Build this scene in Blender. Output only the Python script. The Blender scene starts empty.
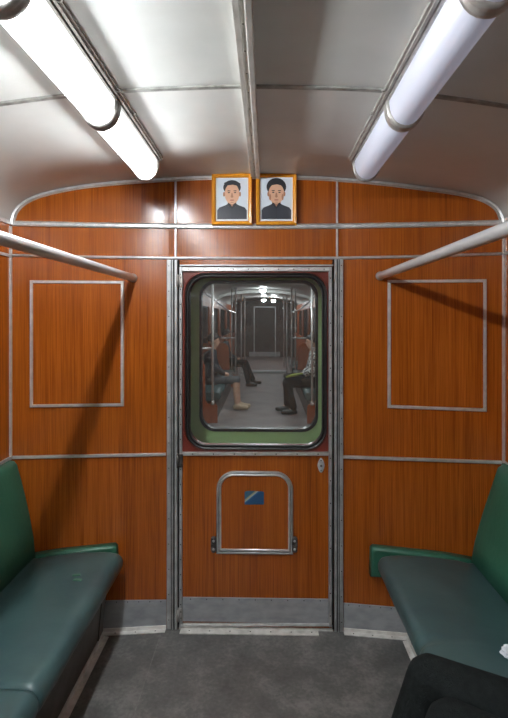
import bpy, bmesh, math, random
from mathutils import Vector, Matrix, noise
random.seed(7)
PI = math.pi
scn = bpy.context.scene
COL = scn.collection

# ------------------------------------------------------------------ camera constants
F = 508.0
CX, CY, CZ = 0.053, -2.46, 1.51
PSI = math.atan(12 / F)
HOR = 318.0
FW = Vector((-math.sin(PSI), math.cos(PSI), 0)); RT = Vector((math.cos(PSI), math.sin(PSI), 0))

KX, CORN, DEEP = 0.42, 1.2, 0.09          # the end wall's side panels turn in towards the room
def yw(x):
    a = abs(x)
    return 0.0 if a <= KX else -DEEP * (a - KX) / (CORN - KX)

def wp(px, py):
    """point (x, z) of the end wall seen at a pixel"""
    d = FW + RT * ((px - 254) / F) + Vector((0, 0, (HOR - py) / F))
    y = 0.0
    for _ in range(8):
        t = (y - CY) / d.y
        x = CX + d.x * t
        y = yw(x)
    return (x, CZ + d.z * t)
def at(px, py, Y):
    d = FW + RT * ((px - 254) / F) + Vector((0, 0, (HOR - py) / F))
    t = (Y - CY) / d.y
    return (CX + d.x * t, Y, CZ + d.z * t)

# ------------------------------------------------------------------ materials
def newmat(name):
    m = bpy.data.materials.new(name); m.use_nodes = True
    nt = m.node_tree
    return m, nt, nt.nodes['Principled BSDF']
def noise_tex(nt, scale, mapping=(1, 1, 1), detail=4, rough=.5):
    tc = nt.nodes.new('ShaderNodeTexCoord'); mp = nt.nodes.new('ShaderNodeMapping')
    mp.inputs['Scale'].default_value = mapping
    nt.links.new(tc.outputs['Object'], mp.inputs[0])
    n = nt.nodes.new('ShaderNodeTexNoise')
    n.inputs['Scale'].default_value = scale; n.inputs['Detail'].default_value = detail
    n.inputs['Roughness'].default_value = rough
    nt.links.new(mp.outputs[0], n.inputs['Vector'])
    return n
def ramp(nt, src, stops):
    r = nt.nodes.new('ShaderNodeValToRGB')
    el = r.color_ramp.elements
    while len(el) < len(stops): el.new(.5)
    for e, (p, c) in zip(el, stops):
        e.position = p; e.color = (*c, 1) if len(c) == 3 else c
    nt.links.new(src, r.inputs[0])
    return r
def bump(nt, src, bs, strength, dist=.01):
    b = nt.nodes.new('ShaderNodeBump'); b.inputs['Strength'].default_value = strength
    b.inputs['Distance'].default_value = dist
    nt.links.new(src, b.inputs['Height']); nt.links.new(b.outputs[0], bs.inputs['Normal'])
def mottled(name, c0, c1, scale=6, rough=.5, metal=0, bmp=0, bscale=60, mapping=(1, 1, 1), rr=None, lo=.35, hi=.65, spec=.5, coat=0):
    m, nt, bs = newmat(name)
    n = noise_tex(nt, scale, mapping)
    r = ramp(nt, n.outputs['Fac'], [(lo, c0), (hi, c1)])
    nt.links.new(r.outputs[0], bs.inputs['Base Color'])
    bs.inputs['Metallic'].default_value = metal; bs.inputs['Roughness'].default_value = rough
    bs.inputs['Specular IOR Level'].default_value = spec
    if coat: bs.inputs['Coat Weight'].default_value = coat; bs.inputs['Coat Roughness'].default_value = .12
    if rr:
        q = ramp(nt, n.outputs['Fac'], [(.3, (rr[0],) * 3), (.7, (rr[1],) * 3)])
        nt.links.new(q.outputs[0], bs.inputs['Roughness'])
    if bmp:
        b = noise_tex(nt, bscale); bump(nt, b.outputs['Fac'], bs, bmp)
    return m

def wood_mat(name, c0, c1, c2, rough=.19):
    m, nt, bs = newmat(name)
    fine = noise_tex(nt, 1, (230, 230, 3.0), 5, .65)
    broad = noise_tex(nt, 1, (26, 26, .5), 3, .5)
    mx = nt.nodes.new('ShaderNodeMix'); mx.data_type = 'FLOAT'; mx.inputs[0].default_value = .30
    nt.links.new(fine.outputs['Fac'], mx.inputs[2]); nt.links.new(broad.outputs['Fac'], mx.inputs[3])
    r = ramp(nt, mx.outputs[0], [(.34, c0), (.5, c1), (.64, c2)])
    nt.links.new(r.outputs[0], bs.inputs['Base Color'])
    bs.inputs['Roughness'].default_value = rough
    bs.inputs['Specular IOR Level'].default_value = .5
    b = noise_tex(nt, 34); bump(nt, b.outputs['Fac'], bs, .02, .01)
    return m

M = {}
M['wood'] = wood_mat('wood_laminate', (.175, .036, .003), (.30, .071, .0065), (.40, .105, .011))
M['wood_dark'] = wood_mat('wood_laminate_far', (.24, .05, .014), (.38, .09, .025), (.46, .12, .035), .4)
M['trim'] = mottled('aluminium_trim', (.62, .62, .61), (.78, .78, .77), 30, .34, .7)
M['trim_dull'] = mottled('dull_aluminium', (.42, .43, .43), (.58, .59, .59), 18, .38, .6)
M['kick'] = mottled('kick_plate_metal', (.30, .315, .33), (.40, .415, .43), 14, .5, .2, rr=(.42, .6), mapping=(1, 1, 2))
M['strip'] = mottled('worn_white_strip', (.55, .53, .50), (.82, .80, .76), 22, .5, .1, lo=.3)
M['screw'] = mottled('screw_dark', (.02, .018, .015), (.06, .05, .04), 90, .5, .5)
M['black'] = mottled('black_rubber', (.006, .006, .006), (.014, .014, .014), 30, .45)
M['gap_shade'] = mottled('painted_gap_shade', (.004, .004, .004), (.008, .008, .008), 30, .9)  # near-black, paints the shade inside jamb grooves and beside the door
M['redpaint'] = mottled('red_brown_paint', (.13, .020, .012), (.18, .030, .017), 12, .4, bmp=.05)
M['chrome'] = mottled('worn_chrome', (.66, .66, .65), (.84, .84, .83), 40, .25, .55)
M['shaded_band'] = mottled('shaded_clamp_band', (.20, .19, .18), (.32, .31, .29), 26, .4, .3)  # lamp metal darkened, shade painted in against the lit lamp's glare
M['lips'] = mottled('lips', (.35, .12, .09), (.42, .15, .11), 20, .5)
M['patch'] = mottled('pale_green_patch', (.06, .16, .10), (.09, .20, .13), 20, .5)
M['rail'] = mottled('handrail_paint', (.48, .48, .485), (.66, .66, .665), 9, .34, .45, mapping=(1, .25, 1))
M['fixture'] = mottled('lamp_metal', (.34, .32, .30), (.52, .50, .47), 26, .36, .45)
M['ceil'] = mottled('ceiling_paint', (.67, .675, .645), (.77, .775, .745), 3.2, .4, bmp=.05, bscale=14, rr=(.36, .5), spec=.4)
M['ceilseam'] = mottled('ceiling_seam', (.24, .24, .22), (.42, .42, .39), 30, .45, .3)
M['ceilstrip'] = mottled('ceiling_strip', (.52, .50, .46), (.64, .62, .58), 16, .4, .2)
M['green_ext'] = mottled('pale_green_paint', (.56, .87, .37), (.62, .90, .42), 9, .45)
M['cushion'] = mottled('teal_vinyl', (.034, .074, .080), (.050, .100, .102), 5, .31, bmp=.14, bscale=9)
M['backv'] = mottled('green_vinyl', (.018, .098, .060), (.026, .125, .076), 5, .42, bmp=.10, bscale=40)
M['base'] = mottled('seat_base_metal', (.07, .06, .05), (.15, .135, .12), 8, .4, .5)
M['frame_or'] = wood_mat('orange_varnished_wood', (.55, .20, .01), (.72, .29, .02), (.80, .36, .03), .25)
M['cloth_dark'] = mottled('dark_trouser_cloth', (.004, .006, .006), (.010, .013, .013), 60, .9, spec=.2, bmp=.4, bscale=300)
M['cloth_navy'] = mottled('dark_jacket_cloth', (.012, .014, .02), (.03, .032, .04), 60, .85)
M['cloth_grey'] = mottled('patterned_grey_cloth', (.03, .03, .035), (.75, .75, .72), 30, .85, lo=.45, hi=.55)
M['skin'] = mottled('skin', (.50, .28, .19), (.58, .34, .24), 20, .5)
M['hair'] = mottled('black_hair', (.006, .005, .005), (.02, .018, .016), 90, .5)
M['shoe'] = mottled('black_shoe', (.01, .01, .01), (.02, .02, .02), 20, .35)
M['shoe_tan'] = mottled('tan_shoe', (.55, .42, .28), (.65, .5, .34), 20, .5)
M['eye'] = mottled('eye', (.02, .015, .01), (.03, .02, .015), 20, .2)
M['lime'] = mottled('yellow_green_cloth', (.28, .34, .05), (.40, .46, .08), 30, .8)
M['skirt'] = mottled('slate_cloth', (.06, .07, .08), (.10, .11, .12), 30, .8)
M['paper'] = mottled('white_tissue', (.70, .74, .80), (.85, .88, .92), 20, .8)
M['floor2'] = mottled('far_floor', (.17, .14, .135), (.24, .20, .19), 3, .6)
M['hinge'] = mottled('blackened_hinge', (.03, .028, .025), (.16, .15, .14), 60, .45, .6)
M['sidegreen'] = mottled('far_wall_paint', (.035, .033, .03), (.06, .055, .05), 6, .5)
M['matboard'] = mottled('white_mat', (.72, .76, .80), (.78, .82, .86), 10, .4)

def floor_mat():
    m, nt, bs = newmat('grey_linoleum')
    a = noise_tex(nt, 5.5, (1, 1, 1), 6, .65); b = noise_tex(nt, 60, (1, 1, 1), 3, .6)
    mx = nt.nodes.new('ShaderNodeMix'); mx.data_type = 'FLOAT'; mx.inputs[0].default_value = .28
    nt.links.new(a.outputs['Fac'], mx.inputs[2]); nt.links.new(b.outputs['Fac'], mx.inputs[3])
    r = ramp(nt, mx.outputs[0], [(.36, (.070, .070, .068)), (.5, (.118, .117, .112)), (.62, (.205, .20, .19))])
    nt.links.new(r.outputs[0], bs.inputs['Base Color'])
    q = ramp(nt, a.outputs['Fac'], [(.3, (.34,) * 3), (.7, (.52,) * 3)])
    nt.links.new(q.outputs[0], bs.inputs['Roughness'])
    bump(nt, b.outputs['Fac'], bs, .06, .004)
    return m
M['floor'] = floor_mat()
M['seam'] = mottled('floor_seam', (.12, .12, .11), (.2, .2, .19), 30, .5)

def emis(name, col, strength, base=(.8, .8, .8)):
    m, nt, bs = newmat(name)
    bs.inputs['Base Color'].default_value = (*base, 1); bs.inputs['Roughness'].default_value = .3
    bs.inputs['Emission Color'].default_value = (*col, 1); bs.inputs['Emission Strength'].default_value = strength
    n = noise_tex(nt, 3); r = ramp(nt, n.outputs['Fac'], [(.3, tuple(c * .96 for c in base)), (.7, base)])
    nt.links.new(r.outputs[0], bs.inputs['Base Color'])
    return m
M['lit'] = emis('lit_diffuser', (1, .985, .96), 15.0)
def lit_mat():
    m, nt, bs = newmat('lit_diffuser')
    out = [n for n in nt.nodes if n.type == 'OUTPUT_MATERIAL'][0]
    bs.inputs['Base Color'].default_value = (.85, .85, .85, 1); bs.inputs['Roughness'].default_value = .25
    bs.inputs['Emission Color'].default_value = (.94, .98, 1, 1); bs.inputs['Emission Strength'].default_value = 2.6
    tr = nt.nodes.new('ShaderNodeBsdfTransparent'); mx = nt.nodes.new('ShaderNodeMixShader'); mx.inputs[0].default_value = .45
    nt.links.new(tr.outputs[0], mx.inputs[1]); nt.links.new(bs.outputs[0], mx.inputs[2]); nt.links.new(mx.outputs[0], out.inputs[0])
    return m
M['lit'] = lit_mat()
M['tube'] = emis('fluorescent_tube', (.92, .97, 1), 185.0)
M['dim'] = emis('dim_diffuser', (.76, .79, 1.0), .15, (.56, .575, .66))  # weak glow put into the right lamp's diffuser to make it pale
M['lit2'] = emis('far_lamp_glass', (.9, .95, 1.0), 170.0)

def glass_mat(name, haze, tint=(.9, .93, .92), gloss=1.0):
    """window glass: clear, with a fresnel reflection and a thin film of dust"""
    m, nt, bs = newmat(name)
    nt.nodes.remove(bs)
    out = [n for n in nt.nodes if n.type == 'OUTPUT_MATERIAL'][0]
    tr = nt.nodes.new('ShaderNodeBsdfTransparent'); tr.inputs[0].default_value = (*tint, 1)
    gl = nt.nodes.new('ShaderNodeBsdfGlossy'); gl.inputs['Roughness'].default_value = .03
    fr = nt.nodes.new('ShaderNodeFresnel'); fr.inputs[0].default_value = 1.45
    mu = nt.nodes.new('ShaderNodeMath'); mu.operation = 'MULTIPLY'; mu.inputs[1].default_value = gloss
    nt.links.new(fr.outputs[0], mu.inputs[0])
    m1 = nt.nodes.new('ShaderNodeMixShader'); nt.links.new(mu.outputs[0], m1.inputs[0])
    nt.links.new(tr.outputs[0], m1.inputs[1]); nt.links.new(gl.outputs[0], m1.inputs[2])
    df = nt.nodes.new('ShaderNodeBsdfDiffuse'); df.inputs[0].default_value = (.62, .62, .60, 1)
    n = noise_tex(nt, 7, (1, 1, 1.8), 6, .6)
    r = ramp(nt, n.outputs['Fac'], [(.3, (haze * .5,) * 3), (.75, (haze * 1.6,) * 3)])
    m2 = nt.nodes.new('ShaderNodeMixShader'); nt.links.new(r.outputs[0], m2.inputs[0])
    nt.links.new(m1.outputs[0], m2.inputs[1]); nt.links.new(df.outputs[0], m2.inputs[2])
    nt.links.new(m2.outputs[0], out.inputs[0])
    return m
M['glass'] = glass_mat('dusty_door_glass', .034, (.95, .97, .96))
M['glass2'] = glass_mat('far_door_glass', .02, (.95, .96, .96), .5)
m_, nt_, bs_ = newmat('dark_window_glass'); M['darkglass'] = m_
bs_.inputs['Base Color'].default_value = (.006, .007, .008, 1); bs_.inputs['Roughness'].default_value = .05

# ------------------------------------------------------------------ mesh builder
class MB:
    def __init__(s): s.bm = bmesh.new()
    def face(s, vs, mi=0, smooth=False):
        try:
            f = s.bm.faces.new(vs); f.material_index = mi; f.smooth = smooth; return f
        except ValueError: return None
    def v(s, p): return s.bm.verts.new(p)
    def loft(s, rings, mi=0, closed=True, caps=True, smooth=True, loop=False):
        R = [[s.v(p) for p in r] for r in rings]
        n = len(R[0]); rng = range(n if closed else n - 1)
        pairs = list(zip(R[:-1], R[1:])) + ([(R[-1], R[0])] if loop else [])
        for a, b in pairs:
            for i in rng:
                j = (i + 1) % n
                s.face((a[i], a[j], b[j], b[i]), mi, smooth)
        if caps and closed and not loop:
            s.face(list(reversed(R[0])), mi); s.face(R[-1], mi)
        return R
    def box(s, a, b, mi=0, bev=0):
        x0, y0, z0 = a; x1, y1, z1 = b
        t = bmesh.new(); bmesh.ops.create_cube(t, size=1)
        for v in t.verts:
            v.co = Vector(((x0 + x1) / 2 + v.co.x * (x1 - x0), (y0 + y1) / 2 + v.co.y * (y1 - y0), (z0 + z1) / 2 + v.co.z * (z1 - z0)))
        if bev: bmesh.ops.bevel(t, geom=t.edges[:], offset=bev, segments=2, affect='EDGES', profile=.6)
        s.merge(t, mi)
    def merge(s, t, mi=0, smooth=None):
        mp = {v: s.v(v.co) for v in t.verts}
        for f in t.faces: s.face([mp[v] for v in f.verts], mi, f.smooth if smooth is None else smooth)
        t.free()
    def tube(s, pts, r, mi=0, seg=16, caps=True):
        pts = [Vector(p) for p in pts]
        rr = r if isinstance(r, (list, tuple)) else [r] * len(pts)
        rings = []
        up = None
        for i, p in enumerate(pts):
            d = (pts[min(i + 1, len(pts) - 1)] - pts[max(i - 1, 0)]).normalized()
            if up is None: up = Vector((0, 0, 1)) if abs(d.z) < .9 else Vector((1, 0, 0))
            u = d.cross(up).normalized(); w = u.cross(d).normalized(); up = w
            rings.append([p + (u * math.cos(2 * PI * k / seg) + w * math.sin(2 * PI * k / seg)) * rr[i] for k in range(seg)])
        s.loft(rings, mi, caps=caps)
    def wsweep(s, path, prof, mi=0, closed=False, smooth=False):
        """sweep a profile [(u across, h off the wall)] along a path (x, z) on the bent end wall"""
        P = []
        n = len(path)
        idx = range(n if closed else n - 1)
        for i in idx:                                  # extra points at the two bends
            a, b = path[i], path[(i + 1) % n]
            P.append(a)
            cuts = []
            for k in (-KX, KX):
                if (a[0] - k) * (b[0] - k) < 0:
                    t = (k - a[0]) / (b[0] - a[0])
                    cuts.append((t, (k, a[1] + (b[1] - a[1]) * t)))
            P += [c for _, c in sorted(cuts)]
        if not closed: P.append(path[-1])
        n = len(P); rings = []
        for i in range(n):
            def dr(a, b):
                v = Vector((b[0] - a[0], b[1] - a[1])); return v.normalized() if v.length > 1e-9 else v
            if closed: d0, d1 = dr(P[i - 1], P[i]), dr(P[i], P[(i + 1) % n])
            else:
                d0 = dr(P[max(i - 1, 0)], P[max(i, 1)]); d1 = dr(P[min(i, n - 2)], P[min(i + 1, n - 1)])
            t = (d0 + d1).normalized(); nn = Vector((-t.y, t.x))
            c = max(.35, t.dot(d0))
            ring = []
            for u, h in prof:
                x = P[i][0] + nn.x * u / c; z = P[i][1] + nn.y * u / c
                ring.append((x, yw(x) - h, z))
            rings.append(ring)
        s.loft(rings, mi, smooth=smooth, loop=closed)
    def wrect(s, x0, z0, x1, z1, h0, h1, mi=0):
        """a slab on the bent end wall"""
        xs = sorted([x0, x1] + [k for k in (-KX, KX) if min(x0, x1) < k < max(x0, x1)])
        rings = [[(x, yw(x) - h0, z0), (x, yw(x) - h1, z0), (x, yw(x) - h1, z1), (x, yw(x) - h0, z1)] for x in xs]
        s.loft(rings, mi, smooth=False)
    def dome(s, c, r, h, nrm=(0, -1, 0), mi=1, seg=8):
        nrm = Vector(nrm).normalized(); c = Vector(c)
        u = nrm.orthogonal().normalized(); w = nrm.cross(u)
        r0 = [c + (u * math.cos(2 * PI * k / seg) + w * math.sin(2 * PI * k / seg)) * r for k in range(seg)]
        r1 = [c + nrm * h * .75 + (u * math.cos(2 * PI * k / seg) + w * math.sin(2 * PI * k / seg)) * r * .7 for k in range(seg)]
        R = s.loft([r0, r1], mi, caps=False)
        t = s.v(c + nrm * h)
        for i in range(seg): s.face((R[1][i], R[1][(i + 1) % seg], t), mi, True)
    def build(s, name, mats, parent=None, bevel=0, wn=False):
        bmesh.ops.remove_doubles(s.bm, verts=s.bm.verts[:], dist=1e-6)
        bmesh.ops.recalc_face_normals(s.bm, faces=s.bm.faces[:])
        me = bpy.data.meshes.new(name)
        if parent is not None:
            o = parent_world(parent)
            for v in s.bm.verts: v.co -= o
        s.bm.to_mesh(me); s.bm.free()
        for m in (mats if isinstance(mats, (list, tuple)) else [mats]): me.materials.append(M[m])
        ob = bpy.data.objects.new(name, me); COL.objects.link(ob)
        if parent is not None: ob.parent = parent
        return ob
def parent_world(p):
    v = Vector(p.location)
    while p.parent: p = p.parent; v += Vector(p.location)
    return v
def tag(o, label=None, cat=None, group=None, kind=None):
    if label: o['label'] = label
    if cat: o['category'] = cat
    if group: o['group'] = group
    if kind: o['kind'] = kind
    return o
def thing(name, label, cat, loc, group=None):
    o = bpy.data.objects.new(name, None); COL.objects.link(o); o.location = loc
    o.empty_display_size = .1
    return tag(o, label, cat, group)
def struct(o, label=None, cat=None): return tag(o, label, cat, kind='structure')

def tprof(w, h, r=.28):      # cross-section of a flat metal strip with eased edges
    return [(-w / 2, -.001), (-w / 2, h * .55), (-w / 2 + w * r * .5, h), (w / 2 - w * r * .5, h), (w / 2, h * .55), (w / 2, -.001)]
def round_prof(w, h, n=7):
    return [(-w / 2 * math.cos(PI * k / (n - 1)), h * math.sin(PI * k / (n - 1))) for k in range(n)] + [(w / 2, -.001), (-w / 2, -.001)][::1]
PX = 1 / 206.5

def bar(mb, a, b, wpx, h, mi=0, rivets=0, r_off=0):
    A, B = wp(*a), wp(*b)
    mb.wsweep([A, B], tprof(wpx * PX, h), mi)
    for k in range(rivets):
        t = (k + .5) / rivets
        x = A[0] + (B[0] - A[0]) * t; z = A[1] + (B[1] - A[1]) * t
        mb.dome((x, yw(x) - h - .0002, z), .0032, .0016)

def catmull(pts, n=6):
    out = []
    P = [pts[0]] + list(pts) + [pts[-1]]
    for i in range(1, len(P) - 2):
        p0, p1, p2, p3 = [Vector(q) for q in P[i - 1:i + 3]]
        for k in range(n):
            t = k / n
            out.append(tuple(.5 * ((2 * p1) + (p2 - p0) * t + (2 * p0 - 5 * p1 + 4 * p2 - p3) * t * t + (3 * p1 - p0 - 3 * p2 + p3) * t ** 3)))
    out.append(tuple(pts[-1]))
    return out
def rrect(x0, z0, x1, z1, r, n=8):
    out = []
    for cx, cz, a0 in ((x1 - r, z1 - r, 0), (x0 + r, z1 - r, 90), (x0 + r, z0 + r, 180), (x1 - r, z0 + r, 270)):
        for k in range(n + 1):
            a = math.radians(a0 + 90 * k / n)
            out.append((cx + r * math.cos(a), cz + r * math.sin(a)))
    return out

# ------------------------------------------------------------------ the setting
arch_px = [(10.5, 224), (13.5, 213), (20, 204.5), (30, 198), (45, 192.5), (70, 187), (100, 183), (140, 179.6), (175, 177.5), (215, 175.8),
           (254, 175), (300, 176), (340, 178), (385, 182), (430, 187.5), (460, 192), (480, 197), (493, 203.5), (500, 211), (504, 222)]
arch = catmull([wp(*p) for p in arch_px], 5)
def arch_z(x):
    for a, b in zip(arch[:-1], arch[1:]):
        if a[0] <= x <= b[0]: return a[1] + (b[1] - a[1]) * (x - a[0]) / max(b[0] - a[0], 1e-9)
    return arch[0][1] if x < 0 else arch[-1][1]
XL, XR = arch[0][0], arch[-1][0]
YB = -5.2                                             # far end of the car, behind the camera

b = MB()
b.box((XL - .05, YB, -.04), (XR + .05, .03, 0))
fl = struct(b.build('floor', 'floor'))

# end wall: the two side panels and the strip over the door
DL, DR = wp(179, 400)[0], wp(333, 400)[0]
DT = wp(254, 264.5)[1]
b = MB()
def wall_slab(b, xs, zlo, zhi):
    rings = [[(x, yw(x), zlo), (x, yw(x), zhi(x)), (x, yw(x) + .035, zhi(x)), (x, yw(x) + .035, zlo)] for x in xs]
    b.loft(rings, smooth=False)
xs_l = sorted([a[0] for a in arch if a[0] < DL] + [-KX, DL]); xs_r = sorted([a[0] for a in arch if a[0] > DR] + [KX, DR])
xs_m = sorted([a[0] for a in arch if DL < a[0] < DR] + [DL, DR])
top = lambda x: arch_z(x) + .012
wall_slab(b, xs_l, 0, top); wall_slab(b, xs_r, 0, top); wall_slab(b, xs_m, DT, top)
struct(b.build('wall_back', 'wood'))

# ceiling: the arch carried along the whole car
b = MB()
off = []
n = len(arch)
for i, (x, z) in enumerate(arch):
    a, c = arch[max(i - 1, 0)], arch[min(i + 1, n - 1)]
    t = Vector((c[0] - a[0], c[1] - a[1])).normalized()
    off.append((x - t.y * .03, z + t.x * .03))
prof = arch + off[::-1]
rings = []
for Y in (None, -1, -2, -3, -4, YB):
    rings.append([(x, (yw(x) + .02 if Y is None else Y), z) for x, z in prof])
b.loft(rings, smooth=True)
ce = struct(b.build('ceiling', 'ceil'))
# side walls
for side, X, s in (('left', XL, -1), ('right', XR, 1)):
    b = MB()
    zt = arch[0][1] if s < 0 else arch[-1][1]
    WY = ((-2.0, -.55), (-3.9, -2.45))
    zb, zc = 1.02, 1.78
    X0, X1 = (X - .04, X) if s < 0 else (X, X + .04)
    b.box((X0, YB, 0), (X1, yw(X) + .02, zb)); b.box((X0, YB, zc), (X1, yw(X) + .02, zt))
    ys = [YB, WY[1][0], WY[1][1], WY[0][0], WY[0][1], yw(X) + .02]
    for k in (0, 2, 4): b.box((X0, ys[k], zb), (X1, ys[k + 1], zc))
    struct(b.build('wall_' + side, 'wood'))
    for k, (ya, yb) in enumerate(WY):
        w = struct(thing('window_%d' % (k + 1 + (2 if s > 0 else 0)), None, None, (X, (ya + yb) / 2, zb)))
        p = MB(); xm = X + s * .012
        p.box((xm - .003, ya, zb), (xm + .003, yb, zc)); p.build('pane', 'darkglass', w)
        p = MB()
        pts = rrect(ya + .005, zb + .005, yb - .005, zc - .005, .06)
        R = []
        for i, (yy, zz) in enumerate(pts):
            c = Vector(((ya + yb) / 2, (zb + zc) / 2)); d = (Vector((yy, zz)) - c).normalized() * .03
            R.append([(X - s * .008, yy, zz), (X - s * .008, yy + d.x, zz + d.y), (X + s * .004, yy + d.x, zz + d.y), (X + s * .004, yy, zz)])
        p.loft(R, loop=True, smooth=False); p.build('window_frame', 'trim', w)
    # horizontal trims and corner trim
    sgn = -s
    b = MB()
    for z, hgt in ((wp(13, 256)[1] if s < 0 else wp(503, 254)[1], .014), (wp(13, 457.5)[1] if s < 0 else wp(500, 462)[1], .017), (zt + .004, .018)):
        b.box((min(X, X + sgn * .008), YB, z - hgt / 2), (max(X, X + sgn * .008), yw(X), z + hgt / 2), bev=.002)
    struct(b.build('trim_%d' % (1 if s < 0 else 2), 'trim'))
# wall behind the camera
b = MB()
rings = [[(x, YB, 0), (x, YB, arch_z(x) + .01), (x, YB - .03, arch_z(x) + .01), (x, YB - .03, 0)] for x in [a[0] for a in arch]]
b.loft(rings, smooth=False); struct(b.build('wall_front', 'wood'))

# ceiling seams, running across
k = 3
arch_in = [(x, z - .0005) for x, z in arch]
for Y in (-.945, -2.1, -3.3):
    b = MB(); rings = []
    for i, (x, z) in enumerate(arch):
        a, c = arch[max(i - 1, 0)], arch[min(i + 1, n - 1)]
        t = Vector((c[0] - a[0], c[1] - a[1])).normalized(); nx, nz = t.y, -t.x
        rings.append([(x - nx * .001, Y - .011, z - nz * .001), (x + nx * .005, Y - .009, z + nz * .005), (x + nx * .006, Y, z + nz * .006), (x + nx * .005, Y + .009, z + nz * .005), (x - nx * .001, Y + .011, z - nz * .001)])
    b.loft(rings, smooth=False)
    struct(b.build('trim_%d' % k, 'ceilseam')); k += 1
# lengthwise strip along the ridge
b = MB()
zc = arch_z(0)
for x0, x1, d in ((-.020, -.006, .017), (.006, .024, .026), (-.008, .008, .009)):
    b.box((x0, YB, zc - d), (x1, yw(0) - .002, zc + .004), bev=.003 if d > .02 else 0)
for i in range(26):
    b.dome((-.0005, -.08 - i * .12 if i > 3 else -.05 - i * .055, zc - .0091), .0025, .001, (0, 0, -1))
struct(b.build('trim_%d' % k, ['ceilstrip', 'screw'])); k += 1
# arch moulding where the ceiling meets the end wall
b = MB()
def inset(path, d):
    out = []
    for i, (x, z) in enumerate(path):
        a, c = path[max(i - 1, 0)], path[min(i + 1, len(path) - 1)]
        t = Vector((c[0] - a[0], c[1] - a[1])).normalized(); out.append((x + t.y * d, z - t.x * d))
    return out
b.wsweep(inset(arch, .006), [(-.006, 0), (-.006, .010), (.004, .014), (.005, 0)], 0, smooth=False)
b.wsweep(inset(arch, .0165), tprof(.005, .007), 0)
struct(b.build('trim_%d' % k, ['trim', 'trim_dull'])); k += 1
# straight mouldings of the end wall
def trim(bars, mats=('trim', 'screw')):
    global k
    b = MB()
    for a in bars: bar(b, *a)
    struct(b.build('trim_%d' % k, list(mats))); k += 1
b = MB()
pth = [wp(13, 223.5), wp(90, 225), wp(175, 226.3), wp(254, 226.6), wp(337, 226.2), wp(420, 224.8), wp(501, 222.8)]
w = .0245
b.wsweep(pth, [(-w / 2, 0), (-w / 2, .006), (-w * .3, .009), (-w * .22, .006), (w * .22, .006), (w * .3, .009), (w / 2, .006), (w / 2, 0)])
for i in range(38):
    x, z = wp(18 + i * 13, 0)[0], 0
    for a, c in zip(pth[:-1], pth[1:]):
        if a[0] <= x <= c[0]: z = a[1] + (c[1] - a[1]) * (x - a[0]) / (c[0] - a[0])
    if z: b.dome((x, yw(x) - .006, z), .002, .001)
struct(b.build('trim_%d' % k, ['trim', 'trim_dull'])); k += 1
b = MB()
pth = [wp(12, 255.3), wp(90, 257), wp(168, 258), wp(254, 258.2), wp(341, 258), wp(420, 256.5), wp(503, 253.6)]
b.wsweep(pth, round_prof(3.0 * PX, .009), smooth=True)
struct(b.build('trim_%d' % k, 'trim')); k += 1
trim([((175.7, 257), (175.7, 178.5), 2.1, .006)], ('trim',)); trim([((337, 257), (337, 179), 2.1, .006)], ('trim',))
trim([((13, 457.3), (166, 454.2), 3.0, .009)]); trim([((343, 456.8), (501, 462.2), 3.1, .009)])
trim([((10.8, 457), (10.8, 226), 2.8, .013)]); trim([((503.6, 463), (503.6, 224), 2.8, .013)])
# door jambs: ribbed uprights either side of the door
for (a0, a1) in ((167.2, 177.8), (334.2, 342.8)):
    b = MB(); xa, xb = wp(a0, 400)[0], wp(a1, 400)[0]; W = xb - xa; xc = (xa + xb) / 2
    zb_, zt_ = .004, wp(254, 259.8)[1]
    pr = [(-W / 2, 0), (-W / 2, .012), (-W / 2 + .002, .014), (-W * .12, .014), (-W * .09, .008), (-W * .04, .008), (-W * .01, .017), (W * .09, .017), (W * .12, .007), (W * .22, .007), (W * .25, .015), (W / 2 - .002, .015), (W / 2, .012), (W / 2, 0)]
    if a0 > 300: pr = [(-u, h) for u, h in pr][::-1]
    b.wsweep([(xc, zt_), (xc, zb_)], pr)
    sg_ = 1 if a0 < 300 else -1
    for u, h, ww in ((-.065, .0088, .004), (.17, .0078, .005)): b.wsweep([(xc + sg_ * W * u, zt_), (xc + sg_ * W * u, zb_)], [(-ww / 2, .004), (-ww / 2, h), (ww / 2, h), (ww / 2, .004)], 2)  # dark strips laid in the grooves as their shade
    xg = wp(178.7 if a0 < 300 else 333.1, 400)[0]
    b.wsweep([(xg, zt_), (xg, zb_)], [(-.0035, 0), (-.0035, .004), (.0035, .004), (.0035, 0)], 2)
    rx = xc - W * .3 if a0 < 300 else xc + W * .3
    for i in range(15):
        z = .05 + i * (zt_ - .08) / 14
        b.dome((rx, yw(rx) - .0142, z), .0028, .0014)
    struct(b.build('trim_%d' % k, ['trim_dull', 'screw', 'gap_shade'])); k += 1
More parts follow.
